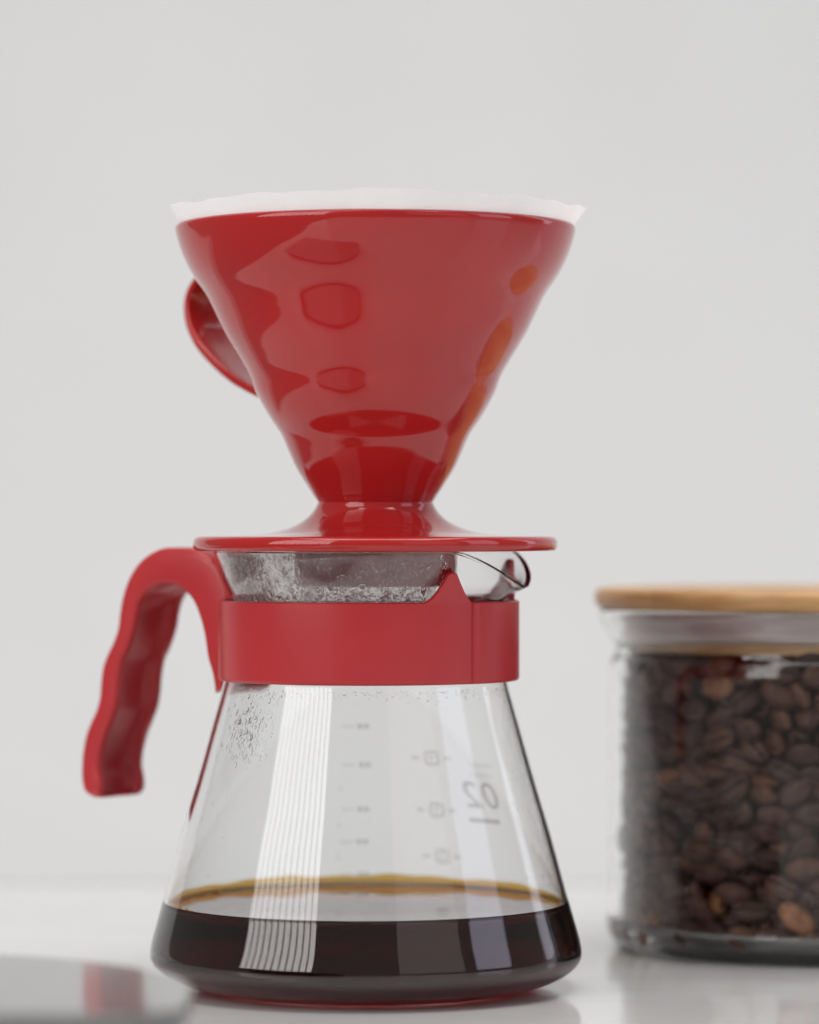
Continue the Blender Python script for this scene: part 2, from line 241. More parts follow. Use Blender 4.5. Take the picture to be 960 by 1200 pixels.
8197 220 63 -261 -938 92 2404 3735 8111 730 272 -159 606 104 2941 4563 8580 92 951 239 -173 108 1654 4942 8450 14 -996 -92 19 89 1050 5421 8159 934 -275 -182 136 96 513 4225 8167 973 -83 177 -123 89 
900 6034 8431 120 65 700 701 98 -661 4423 8034 196 -560 760 -265 101 -1033 5982 8566 427 -782 104 442 104 -2270 4671 7788 429 -69 -116 893 95 -1734 5396 8186 651 173 195 -713 109 4319 304 8275 616 
-513 -566 -193 96 5877 606 8366 522 100 22 -847 109 4225 1609 8371 943 158 -129 265 108 5025 2067 8455 126 825 -272 479 91 3818 2163 8672 629 702 -27 332 89 4567 2448 8712 171 547 -156 804 94 3779 
4203 8425 826 -377 -166 385 109 2686 3625 8688 924 198 -84 316 108 1951 5714 8297 913 -158 1 -376 91 -634 5416 8494 620 122 -419 652 105 664 5432 8644 424 -186 175 869 106 -1219 4908 8436 348 216 
-494 767 98 -2155 4722 8521 54 303 -525 794 92 -2500 5239 8544 678 263 293 -621 100 5076 607 8673 412 555 721 -42 103 4220 1070 8735 799 221 -378 412 99 4535 4066 8397 841 -216 -147 -473 90 1959 4123 
8473 773 -231 -111 580 93 1092 4250 8446 559 28 148 815 93 -43 4509 8585 777 192 -199 -565 105 -926 4212 8563 348 221 869 -273 98 -121 6034 8715 3 -77 -80 994 97"""

# ------------------------------------------------------------------ materials
m_wall = mat('wall_paint', (0.80, 0.80, 0.795), 0.85)
nw = noise(m_wall, 6, 5); rw = ramp(m_wall, [(0.3, (0.590, 0.594, 0.592)), (0.7, (0.615, 0.618, 0.622))])
link(m_wall, nw.outputs['Fac'], rw.inputs[0]); link(m_wall, rw.outputs[0], bsdf(m_wall).inputs['Base Color'])
nw2 = noise(m_wall, 260, 3); bump(m_wall, nw2.outputs['Fac'], 0.15, 0.0006)
m_table = mat('table_lacquer', (0.80, 0.80, 0.79), 0.07, Specular_IOR_Level=0.33)
nt = noise(m_table, 9, 4); rt = ramp(m_table, [(0.3, (0.655, 0.655, 0.65)), (0.7, (0.695, 0.695, 0.69))])
link(m_table, nt.outputs['Fac'], rt.inputs[0]); link(m_table, rt.outputs[0], bsdf(m_table).inputs['Base Color'])
ntr = noise(m_table, 14, 6, 0.65); mr = N(m_table, 'ShaderNodeMapRange'); mr.inputs[1].default_value = 0.35; mr.inputs[2].default_value = 0.7; mr.inputs[3].default_value = 0.03; mr.inputs[4].default_value = 0.17
link(m_table, ntr.outputs['Fac'], mr.inputs[0]); link(m_table, mr.outputs[0], bsdf(m_table).inputs['Roughness'])
nt2 = noise(m_table, 28, 2); bump(m_table, nt2.outputs['Fac'], 0.25, 0.0006)

def red_plastic(name, base, rough, coat=0.0, bumpy=0.0):
    m = mat(name, base, rough); b = bsdf(m)
    b.inputs['Coat Weight'].default_value = coat; b.inputs['Coat Roughness'].default_value = 0.03
    n = noise(m, 30, 3); mx = ramp(m, [(0.3, tuple(c*0.93 for c in base)), (0.75, tuple(min(1, c*1.06) for c in base))])
    link(m, n.outputs['Fac'], mx.inputs[0]); link(m, mx.outputs[0], b.inputs['Base Color'])
    if bumpy:
        n2 = noise(m, 2200, 2); bump(m, n2.outputs['Fac'], bumpy, 0.0002)
    return m
m_red = red_plastic('red_glaze', (0.49, 0.019, 0.019), 0.06, 0.3)
m_redsat = red_plastic('red_satin_plastic', (0.54, 0.032, 0.038), 0.32, 0.0, 0.12)

def glass(name, colr=(1, 1, 1), ior=1.47, rough=0.0):
    return mat(name, colr, rough, Transmission_Weight=1.0, IOR=ior)
m_glass = glass('carafe_glass', (0.985, 0.99, 0.988))
m_jar = glass('jar_glass', (0.975, 0.985, 0.98))
m_water = glass('condensed_water', (1, 1, 1), 1.33)
m_coffee = bpy.data.materials.new('brewed_coffee'); m_coffee.use_nodes = True
nt_ = m_coffee.node_tree; b = bsdf(m_coffee)
b.inputs['Base Color'].default_value = (1, 1, 1, 1); b.inputs['Roughness'].default_value = 0.0
b.inputs['IOR'].default_value = 1.34; b.inputs['Transmission Weight'].default_value = 1.0
va = N(m_coffee, 'ShaderNodeVolumeAbsorption'); va.inputs['Color'].default_value = (0.88, 0.20, 0.03, 1); va.inputs['Density'].default_value = 300
link(m_coffee, va.outputs[0], nt_.nodes['Material Output'].inputs['Volume'])
m_film = mat('coffee_film', (0.98, 0.55, 0.12), 0.3)
trf = N(m_film, 'ShaderNodeBsdfTransparent'); trf.inputs[0].default_value = (1.0, 0.82, 0.42, 1)
mxf = N(m_film, 'ShaderNodeMixShader'); mxf.inputs[0].default_value = 0.72
link(m_film, bsdf(m_film).outputs[0], mxf.inputs[1]); link(m_film, trf.outputs[0], mxf.inputs[2])
link(m_film, mxf.outputs[0], m_film.node_tree.nodes['Material Output'].inputs['Surface'])
m_paper = mat('filter_paper', (0.95, 0.955, 0.955), 0.9)
m_paper.node_tree.nodes['Principled BSDF'].inputs['Subsurface Weight'].default_value = 0.0
tr = N(m_paper, 'ShaderNodeBsdfTranslucent'); tr.inputs[0].default_value = (0.95, 0.955, 0.96, 1)
mxs = N(m_paper, 'ShaderNodeMixShader'); mxs.inputs[0].default_value = 0.5
link(m_paper, bsdf(m_paper).outputs[0], mxs.inputs[1]); link(m_paper, tr.outputs[0], mxs.inputs[2])
link(m_paper, mxs.outputs[0], m_paper.node_tree.nodes['Material Output'].inputs['Surface'])
npn = noise(m_paper, 900, 3); bump(m_paper, npn.outputs['Fac'], 0.4, 0.0003)
def see_through(f, *a):
    m = mat(*a); t = N(m, 'ShaderNodeBsdfTransparent'); x = N(m, 'ShaderNodeMixShader'); x.inputs[0].default_value = f
    link(m, bsdf(m).outputs[0], x.inputs[1]); link(m, t.outputs[0], x.inputs[2])
    link(m, x.outputs[0], m.node_tree.nodes['Material Output'].inputs['Surface']); return m
m_print = see_through(0.5, 'grey_print', (0.66, 0.66, 0.64), 0.6)
m_printl = see_through(0.62, 'pale_grey_print', (0.74, 0.74, 0.72), 0.6)
m_printf = see_through(0.78, 'faint_print', (0.7, 0.7, 0.68), 0.6)
m_sil = mat('gasket_silicone', (0.66, 0.55, 0.53), 0.35, Transmission_Weight=0.15)
# bamboo: laminated strips with fine fibre lines
def bamboo(name):
    m = mat(name, (0.5, 0.27, 0.1), 0.42)
    tc = N(m, 'ShaderNodeTexCoord')
    mp = N(m, 'ShaderNodeMapping'); mp.inputs['Scale'].default_value = (60, 2.0, 400); link(m, tc.outputs['Object'], mp.inputs[0])
    n1 = N(m, 'ShaderNodeTexNoise'); n1.inputs['Scale'].default_value = 1.0; n1.inputs['Detail'].default_value = 6; link(m, mp.outputs[0], n1.inputs['Vector'])
    sx = N(m, 'ShaderNodeSeparateXYZ'); link(m, tc.outputs['Object'], sx.inputs[0])
    ml = N(m, 'ShaderNodeMath', operation='MULTIPLY'); ml.inputs[1].default_value = 52; link(m, sx.outputs[0], ml.inputs[0])
    fl = N(m, 'ShaderNodeMath', operation='FLOOR'); link(m, ml.outputs[0], fl.inputs[0])
    wn = N(m, 'ShaderNodeTexWhiteNoise', noise_dimensions='1D'); link(m, fl.outputs[0], wn.inputs['W'])
    r1 = ramp(m, [(0.25, (0.52, 0.27, 0.09)), (0.75, (0.82, 0.52, 0.23))]); link(m, n1.outputs['Fac'], r1.inputs[0])
    r2 = ramp(m, [(0.0, (0.74, 0.70, 0.66)), (1.0, (1.08, 1.05, 1.0))]); link(m, wn.outputs['Value'], r2.inputs[0])
    mu = N(m, 'ShaderNodeMixRGB', blend_type='MULTIPLY'); mu.inputs[0].default_value = 1
    link(m, r1.outputs[0], mu.inputs[1]); link(m, r2.outputs[0], mu.inputs[2]); link(m, mu.outputs[0], bsdf(m).inputs['Base Color'])
    bump(m, n1.outputs['Fac'], 0.3, 0.0003)
    return m
m_bamboo = bamboo('bamboo')
def bean_mat(name, island):
    m = mat(name, (0.05, 0.025, 0.018), 0.48, Specular_IOR_Level=0.3)
    if island: g = N(m, 'ShaderNodeNewGeometry'); mlt = N(m, 'ShaderNodeMath', operation='MULTIPLY'); mlt.inputs[1].default_value = 0.72; link(m, g.outputs['Random Per Island'], mlt.inputs[0]); rnd = mlt.outputs[0]
    else: g = N(m, 'ShaderNodeObjectInfo'); sc3 = N(m, 'ShaderNodeSeparateColor'); link(m, g.outputs['Color'], sc3.inputs[0]); rnd = sc3.outputs['Red']
    r = ramp(m, [(0.0, (0.065, 0.029, 0.021)), (0.5, (0.135, 0.062, 0.042)), (0.86, (0.20, 0.090, 0.055)), (1.0, (0.40, 0.165, 0.070))])
    link(m, rnd, r.inputs[0])
    n = noise(m, 420, 4); r3 = ramp(m, [(0.3, (0.7, 0.7, 0.7)), (0.7, (1.15, 1.12, 1.1))]); link(m, n.outputs['Fac'], r3.inputs[0])
    mu = N(m, 'ShaderNodeMixRGB', blend_type='MULTIPLY'); mu.inputs[0].default_value = 1
    link(m, r.outputs[0], mu.inputs[1]); link(m, r3.outputs[0], mu.inputs[2]); link(m, mu.outputs[0], bsdf(m).inputs['Base Color'])
    bump(m, n.outputs['Fac'], 0.35, 0.0004)
    if not island:      # darker line along the crease on the flat side
        tc = N(m, 'ShaderNodeTexCoord'); sp = N(m, 'ShaderNodeSeparateXYZ'); link(m, tc.outputs['Object'], sp.inputs[0])
        sn = N(m, 'ShaderNodeMath', operation='SINE'); ms = N(m, 'ShaderNodeMath', operation='MULTIPLY'); ms.inputs[1].default_value = 433; link(m, sp.outputs[0], ms.inputs[0]); link(m, ms.outputs[0], sn.inputs[0])
        m2 = N(m, 'ShaderNodeMath', operation='MULTIPLY_ADD'); m2.inputs[1].default_value = -0.00028; link(m, sn.outputs[0], m2.inputs[0]); link(m, sp.outputs[1], m2.inputs[2])
        ab = N(m, 'ShaderNodeMath', operation='ABSOLUTE'); link(m, m2.outputs[0], ab.inputs[0])
        mr = N(m, 'ShaderNodeMapRange'); mr.inputs[1].default_value = 0.0002; mr.inputs[2].default_value = 0.0006; mr.inputs[3].default_value = 0.25; mr.inputs[4].default_value = 1.0; link(m, ab.outputs[0], mr.inputs[0])
        gt = N(m, 'ShaderNodeMath', operation='GREATER_THAN'); gt.inputs[1].default_value = 0.0; link(m, sp.outputs[2], gt.inputs[0])
        mxx = N(m, 'ShaderNodeMath', operation='MAXIMUM'); link(m, mr.outputs[0], mxx.inputs[0]); link(m, gt.outputs[0], mxx.inputs[1])
        m3 = N(m, 'ShaderNodeMixRGB', blend_type='MULTIPLY'); m3.inputs[0].default_value = 1
        link(m, mu.outputs[0], m3.inputs[1]); link(m, mxx.outputs[0], m3.inputs[2]); link(m, m3.outputs[0], bsdf(m).inputs['Base Color'])
    return m
m_bean = bean_mat('roasted_bean', False); m_beans = bean_mat('roasted_bean_mass', True)
m_slab = mat('slab_top_glass', (0.2, 0.2, 0.197), 0.12)
nsl = noise(m_slab, 50, 3); rs = ramp(m_slab, [(0.3, (0.20, 0.20, 0.197)), (0.7, (0.225, 0.225, 0.22))])
link(m_slab, nsl.outputs['Fac'], rs.inputs[0]); link(m_slab, rs.outputs[0], bsdf(m_slab).inputs['Base Color'])
m_slabb = mat('slab_body', (0.05, 0.05, 0.048), 0.4)

# ------------------------------------------------------------------ setting
def struct(o): o['kind'] = 'structure'; return o
WY = 1.95
bm = bmesh.new()
# white wall with an added cove that blends its tone into the table
pts = [(WY-0.0, 2.2)]
RC = 0.52
for k in range(0, 33):
    a = PI/2*k/32; pts.append((WY-RC+RC*math.cos(a), 0.0005+RC-RC*math.sin(a)))
pts.append((WY-RC-0.02, 0.0004)); 
back = [(WY+0.05, -1.3), (WY+0.05, 2.2)]
loop = pts+[(WY-RC-0.02, -0.05), (WY-0.02, -0.1), (WY-0.02, -1.3)]+back
va_ = [bm.verts.new((-0.85, y, z)) for y, z in loop]; vb_ = [bm.verts.new((2.3, y, z)) for y, z in loop]
for k in range(len(loop)):
    k2 = (k+1) % len(loop); bm.faces.new((va_[k], va_[k2], vb_[k2], vb_[k]))
bm.faces.new(va_); bm.faces.new(vb_[::-1])
wall = struct(finish(bm, 'wall', m_wall, sharp=30))
bm = bmesh.new()
bmesh.ops.create_cube(bm, size=1)
TY0, TY1 = 0.22, WY-RC-0.02
for v in bm.verts:
    yy = (TY0+TY1)/2+v.co.y*(TY1-TY0)
    v.co = Vector((2.28 if v.co.x > 0 else -0.315, yy, -0.018+v.co.z*0.036))
bmesh.ops.bevel(bm, geom=[e for e in bm.edges], offset=0.003, segments=3, affect='EDGES')
table = struct(finish(bm, 'table_top', m_table, sharp=30))

# ------------------------------------------------------------------ carafe
car = empty('glass_carafe', (AX, AY, 0), 'glass coffee carafe with red collar band and wavy red handle, standing below the dripper', 'carafe')
outer_rows = [(178.5, 646.5), (178, 655), (174.5, 667), (170, 680), (165.5, 691), (161.5, 701), (160.5, 712), (161, 735), (163, 760), (165, 785), (168, 803), (181, 850),
              (199, 915), (213.7, 965), (228, 1018), (238.8, 1058), (245.8, 1083), (250.3, 1100), (252.6, 1113), (251.5, 1122.5), (246, 1131), (235, 1139.5),
              (220, 1146.5), (205, 1151), (193, 1154)]
outer = catmull(rz(outer_rows), 4)
ZB = 0.0004
outer_tab = list(outer)
TH = 0.0014
def offset_in(P, t):
    out = []
    for i, p in enumerate(P):
        a = P[max(i-1, 0)]; b = P[min(i+1, len(P)-1)]
        dx, dz = b[0]-a[0], b[1]-a[1]; l = math.hypot(dx, dz) or 1
        out.append((p[0]+dz/l*t, p[1]-dx/l*t))
    return out
inner = offset_in(outer, TH)
SP = R_(72.0)
def spout_b(th):
    d = abs((th-SP+PI) % (2*PI)-PI)
    w = R_(39)
    if d >= w: return 0.0
    t = 1-d/w
    return (t*t*(3-2*t))*0.45+t*0.55 if t < 0.9 else 0.95+0.05*math.sin((t-0.9)/0.1*PI/2)
ZN, ZT = Z(705), Z(646.5)
def spout(r, z, th):
    if z <= ZN: return r, z
    t = (z-ZN)/(ZT-ZN); b = spout_b(th)
    d = abs((th-SP+PI) % (2*PI)-PI); wide = max(0, math.cos(min(d, PI/2)))**2
    return r+0.0026*wide*t*t+0.0015*b*t, z-b*0.0102*t
foot = [(0.0455, ZB+0.0002), (0.0435, ZB), (0.0415, ZB+0.0004), (0.036, ZB+0.0012), (0.018, ZB+0.0019), (0.006, ZB+0.0021), (0, ZB+0.0021)]
inner_b = [(r, z) for r, z in inner if z > Z(1140)]
floor_in = [(0.0525, 0.0046), (0.047, 0.0038), (0.038, 0.0040), (0.018, 0.0046), (0.006, 0.0048), (0, 0.0048)]
rim_r, rim_z = outer[0]
rim = [(rim_r-0.0001+0.0002, rim_z+0.0004), (rim_r-0.0004, rim_z+0.0008), (rim_r-0.0010, rim_z+0.0009), (rim_r-0.0016, rim_z+0.0006)]
prof = [(0, 0.0048)]+floor_in[::-1][1:]+inner_b[::-1]+rim[::-1]+outer+foot
body = finish(lathe(prof, 192, spout), 'glass_body', m_glass, car)

# coffee: a body of liquid wetting the inner wall (top-level, it sits inside)
LV = Z(1058.5)
lm = [(r+0.0003, z) for r, z in inner if Z(1139) < z < LV-0.0001][::-1]
rl = interp(inner, LV)
cprof = [(0, 0.0045), (0.018, 0.0043), (0.038, 0.0037), (0.047, 0.0035), (0.0527, 0.0043)]+lm
cprof += [(interp(inner, LV+0.0008)+0.0003, LV+0.0008), (rl-0.0006, LV+0.00035), (rl-0.0014, LV+0.0001), (rl-0.003, LV), (rl*0.5, LV), (0, LV)]
cof = finish(lathe(cprof, 160), 'brewed_coffee', m_coffee)
cof.location = car.location
cof['label'] = 'dark brewed coffee pooled in the bottom of the glass carafe'; cof['category'] = 'coffee'
# thin amber film of crema clinging to the glass round the back of the pool
fr = random.Random(3)
bm = bmesh.new(); SEG = 150; rows = []
for k in range(SEG+1):
    th = R_(96)+R_(176)*k/SEG
    t = k/SEG; hgt = 0.0020*(math.sin(PI*t)**0.5)*(1+0.16*math.sin(th*9)+0.10*math.sin(th*23+1))+0.0002
    ring = []
    for q, zz in enumerate((LV+0.0007, LV+0.0007+hgt*0.5, LV+0.0007+hgt)):
        r0 = interp(inner, zz)-0.0001
        ring.append((bm.verts.new((r0*math.sin(th), -r0*math.cos(th), zz)), bm.verts.new(((r0-[.0011,.0008,.0002][q])*math.sin(th), -(r0-[.0011,.0008,.0002][q])*math.cos(th), zz))))
    rows.append([ring[0][0], ring[1][0], ring[2][0], ring[2][1], ring[1][1], ring[0][1]])
for a, b in zip(rows, rows[1:]):
    for q in range(6): bm.faces.new((a[q], a[(q+1) % 6], b[(q+1) % 6], b[q]))
bm.faces.new(rows[0]); bm.faces.new(rows[-1])
film = finish(bm, 'foam_edge', m_film, cof)
# small bubbles along the left edge of the pool
bm = bmesh.new()
for k in range(46):
    th = R_(-fr.uniform(60, 128)); r0 = rl-0.0012-fr.random()*0.0012; s = fr.uniform(0.0003, 0.0008)
    bmesh.ops.create_icosphere(bm, subdivisions=2, radius=s, matrix=Matrix.Translation((r0*math.sin(th), -r0*math.cos(th), LV+s*0.45)))
bub = finish(bm, 'bubbles', m_film, cof); bub['kind'] = 'stuff'

# condensation beads on the inside of the neck and on the upper left shoulder
def drop_mesh(bm, th, z, s, asp=1.0, wallr=None, flat=0.15):
    r0 = (wallr if wallr is not None else interp(inner, z))-0.00003
    rr, zz = spout(r0, z, th)
    c = Vector((rr*math.sin(th), -rr*math.cos(th), zz))
    nrm = Vector((math.sin(th), -math.cos(th), 0)); tg = Vector((math.cos(th), math.sin(th), 0)); up = Vector((0, 0, 1))
    slope = (interp(inner, z+0.001)-interp(inner, z-0.001))/0.002
    up = (up+nrm*slope).normalized(); inn = (-(nrm-up*nrm.dot(up))).normalized()
    M = Matrix((( *tg, ), ( *up, ), ( *inn, ))).transposed().to_4x4()
    ring0 = []
    n = 8; levels = [(1.0, 0.0), (0.8, 0.6), (0.45, 0.92)]
    vs_ = []
    for (q, h) in levels:
        vs_.append([bm.verts.new(c+M @ Vector((s*q*math.cos(2*PI*k/n), s*asp*q*math.sin(2*PI*k/n), s*flat*h*1.0))) for k in range(n)])
    top = bm.verts.new(c+M @ Vector((0, 0, s*flat)))
    for a, b in zip(vs_, vs_[1:]):
        for k in range(n): bm.faces.new((a[k], a[(k+1) % n], b[(k+1) % n], b[k]))
    for k in range(n): bm.faces.new((vs_[-1][k], vs_[-1][(k+1) % n], top))
    bm.faces.new(vs_[0][::-1])
rc = random.Random(11)
bm = bmesh.new()
for k in range(4000):
    th = R_(rc.uniform(-86, 33)); 
    if th > R_(22) and rc.random() < (math.degrees(th)-22)/14: continue
    if th < R_(-70) and rc.random() < (-70-math.degrees(th))/20: continue
    pass; zz = rc.uniform(Z(704), Z(649))
    edge = (th-R_(33))/R_(1)
    big = rc.random() < 0.018
    s = rc.uniform(0.0005, 0.0010) if big else rc.choice((0.00014, 0.00018, 0.00024, 0.0003, 0.00036))
    drop_mesh(bm, th, zz, s, rc.uniform(0.8, 1.5), flat=0.3 if big else 0.12)
d1 = finish(bm, 'neck_condensation', m_water, car, sharp=60); d1['kind'] = 'stuff'
bm = bmesh.new()
for k in range(300):
    th0 = math.asin(max(-1, min(1, (rc.gauss(297, 13)-429)/176.0))); yy = rc.gauss(856, 18)
    if yy > 893 or yy < 803: continue
    drop_mesh(bm, th0, Z(yy), rc.choice((0.00022, 0.0003, 0.0004, 0.0006)), rc.uniform(0.9, 1.7), flat=0.26)
for k in range(500):
    px = rc.uniform(265, 600); yy = 803+abs(rc.gauss(0, 9))
    th0 = math.asin(max(-1, min(1, (px-429)/170.0)))
    drop_mesh(bm, th0, Z(yy), rc.choice((0.00014, 0.0002, 0.0003)), rc.uniform(0.8, 1.6))
for k in range(120):
    yy = rc.uniform(850, 1040); th0 = R_(rc.uniform(-78, -45) if rc.random() < 0.6 else rc.uniform(55, 82))
    drop_mesh(bm, th0, Z(yy), rc.choice((0.00012, 0.0002, 0.0003)), rc.uniform(0.8, 2))
d2 = finish(bm, 'shoulder_condensation', m_water, car, sharp=60); d2['kind'] = 'stuff'

# thin mist between the drops of the neck
m_mist = mat('mist', (0.85, 0.83, 0.83), 0.8)
tm = N(m_mist, 'ShaderNodeBsdfTransparent'); tl = N(m_mist, 'ShaderNodeBsdfTranslucent'); tl.inputs[0].default_value = (0.9, 0.88, 0.88, 1)
ad = N(m_mist, 'ShaderNodeMixShader'); ad.inputs[0].default_value = 0.6; link(m_mist, bsdf(m_mist).outputs[0], ad.inputs[1]); link(m_mist, tl.outputs[0], ad.inputs[2])
nm_ = noise(m_mist, 160, 6, 0.7); rm_ = N(m_mist, 'ShaderNodeMapRange'); rm_.inputs[1].default_value = 0.3; rm_.inputs[2].default_value = 0.72; rm_.inputs[3].default_value = 0.62; rm_.inputs[4].default_value = 0.28
link(m_mist, nm_.outputs['Fac'], rm_.inputs[0]); mi = N(m_mist, 'ShaderNodeMixShader'); link(m_mist, rm_.outputs[0], mi.inputs[0])
link(m_mist, ad.outputs[0], mi.inputs[1]); link(m_mist, tm.outputs[0], mi.inputs[2]); link(m_mist, mi.outputs[0], m_mist.node_tree.nodes['Material Output'].inputs['Surface'])
bm = bmesh.new(); g_ = []
for i in range(71):
    th = R_(-82+i*1.6); row = []
    for j in range(9):
        z = Z(704)+(Z(648)-Z(704))*j/8; rr, zz = spout(interp(inner, z)-0.0004, z, th); row.append(bm.verts.new((rr*math.sin(th), -rr*math.cos(th), zz)))
    g_.append(row)
for a, b in zip(g_, g_[1:]):
    for j in range(8): bm.faces.new((a[j], b[j], b[j+1], a[j+1]))
mist = finish(bm, 'neck_mist', m_mist, car); mist['kind'] = 'stuff'
# printed marks on the far side of the glass (seen from inside, so mirrored)
def on_glass(px, py):
    """azimuth and height where the sight line through (px, py) leaves the far side of the carafe"""
    Y = AY+0.05
    for _ in range(30):
        z = HC-(py-HY)*Y/FPX; r = interp(outer_tab, z); X = (px-480)/FPX*Y
        dx = X-AX; Y = AY+math.sqrt(max(r*r-dx*dx, 1e-8))
    return math.atan2(dx, -(Y-AY)), z
def decal(name, polys, px, py, m, u0=0.0):
    """polys: lists of (u, v) millimetres, u to the reader's right from outside"""
    th0, z0 = on_glass(px, py); bm = bmesh.new()
    for poly in polys:
        vv = []
        for u, v in poly:
            z = z0+v*0.001; r = interp(outer_tab, z)+0.00007; th = th0+(u+u0)*0.001/r
            vv.append(bm.verts.new((r*math.sin(th), -r*math.cos(th), z)))
        bm.faces.new(vv)
    return finish(bm, name, m, car, smooth=True)
def rect(x0, x1, y0, y1, n=4):
    return [[(x0+(x1-x0)*k/n, y0), (x0+(x1-x0)*(k+1)/n, y0), (x0+(x1-x0)*(k+1)/n, y1), (x0+(x1-x0)*k/n, y1)] for k in range(n)]
def ring_poly(w, h, rad, t, cx=0, cy_=0, n=6):
    def rr(w, h, rad):
        P = []
        for (sx, sy, a) in ((1, 1, 0), (-1, 1, 90), (-1, -1, 180), (1, -1, 270)):
            for k in range(n+1):
                an = R_(a+90*k/n); P.append((cx+sx*(w/2-rad)+rad*math.cos(an), cy_+sy*(h/2-rad)+rad*math.sin(an)))
        return P
    A = rr(w, h, rad); B = rr(w-2*t, h-2*t, max(rad-t, 0.05)); return [[A[k], A[(k+1) % len(A)], B[(k+1) % len(A)], B[k]] for k in range(len(A))]
def text_polys(s, size, shear=0.0):
    cu = bpy.data.curves.new('t', 'FONT'); cu.body = s; cu.size = size; cu.align_x = 'CENTER'; cu.align_y = 'CENTER'; cu.shear = shear; cu.resolution_u = 4
    ob = bpy.data.objects.new('t', cu); me = bpy.data.meshes.new_from_object(ob)
    out = [[(me.vertices[i].co.x, me.vertices[i].co.y) for i in p.vertices] for p in me.polygons]
    bpy.data.objects.remove(ob); bpy.data.curves.remove(cu); bpy.data.meshes.remove(me); return out
for (px, py, nn) in ((507.5, 888, '4'), (513.5, 949, '3'), (520, 1003, '2')):
    P = rect(4.0, 6.8, -0.28, 0.28)+rect(-6.8, -4.0, -0.28, 0.28)+ring_poly(4.6, 4.4, 1.1, 0.55)+text_polys(nn, 3.4)
    decal('cup_mark', P, px, py, m_print)
for (px, py) in ((424, 851), (426, 896), (424, 948), (423, 986), (424, 1024)):
    decal('level_line', rect(2.5, 6.5, -0.2, 0.2)+rect(-2.2, -0.6, -0.7, 0.7, 2)+rect(-0.2, 1.4, -0.7, 0.7, 2), px, py, m_printl)
for (px, py) in ((399, 924), (397, 967), (396, 1005)):
    decal('level_line', rect(-0.7, 0.7, -0.2, 0.2, 2), px, py, m_printl)
decal('size_print', [[(u*1.25-3.6, v) for u, v in P_] for P_ in text_polys('0', 11.5, 0.2)]+[[(u*1.25+4.2, v) for u, v in P_] for P_ in text_polys('2', 11.5, 0.2)], 571, 933, m_print)
decal('size_print', rect(-6.6, 6.0, -0.6, 0.6, 8), 571, 961, m_print)
decal('small_print', sum([rect(-5.2+k*1.25, -4.4+k*1.25, -0.5-(k % 3)*0.2, 0.6, 1) for k in range(8)], []), 567, 896, m_printf)
decal('small_print', sum([rect(-4.8+k*1.2, -4.0+k*1.2, -0.6, 0.5+(k % 2)*0.3, 1) for k in range(8)], []), 568, 908, m_printf)

# red collar band with the two fins beside the spout
CXC = (431.5-429)*PX
Zt, Zb = Z(703), Z(796.5)
def fin(d, wl=9.5):          # d degrees from the fin's tip line
    s = abs(d)
    if s < 1.6: return 1.0
    if d < 0: return max(0.0, 1-(s-1.6)/wl)**1.9
    return max(0.0, 1-(s-1.6)/9.5)**1.5
def collar_top(thd):
    h = 0.0084*fin(thd-32.6)+0.0115*fin(-(thd-110.0), 17)
    return h
def collar_r(thd):
    if 43.0 < thd < 100:
        e = min(1, (thd-43.0)/3.5, (100-thd)/3.5); return 0.0434+0.00055*e-(0.0005 if 43 < thd < 44.2 else 0)
    return 0.0434
bm = bmesh.new(); SEG = 480; rings = []
for k in range(SEG):
    thd = -180+360*k/SEG; th = R_(thd); ro = collar_r(thd); ri = 0.0411; h = collar_top(thd); top = Zt+h
    lean = 0.10*h
    if 46 < thd < 98: pass
    L = [(ri, Zb+0.0005), (ri+0.0004, Zb), (ro-0.0006, Zb), (ro-0.0001, Zb+0.0004), (ro, Zb+0.001), (ro, Zt-0.001), (ro, Zt-0.0004)]
    for q in (0.3, 0.65, 1.0):
        L.append((ro+lean*q+0.0010*(h/0.0084)*q, Zt-0.0004+h*q))
    o_ = L[-1]
    L += [(o_[0]-0.0004, o_[1]+0.0004), (o_[0]-0.0014, o_[1]+0.0004)]
    for q in (1.0, 0.65, 0.3): L.append((ro-0.0018+lean*q+0.0010*(h/0.0084)*q, Zt-0.0004+h*q))
    L.append((ri, Zt-0.0008))
    rings.append([bm.verts.new((r*math.sin(th), -r*math.cos(th), z)) for r, z in L])
for k in range(SEG):
    a, b = rings[k], rings[(k+1) % SEG]
    for q in range(len(a)):
        q2 = (q+1) % len(a); bm.faces.new((a[q], b[q], b[q2], a[q2]))
collar = finish(bm, 'collar_band', m_redsat, car, sharp=50); collar.location = (CXC, 0, 0)

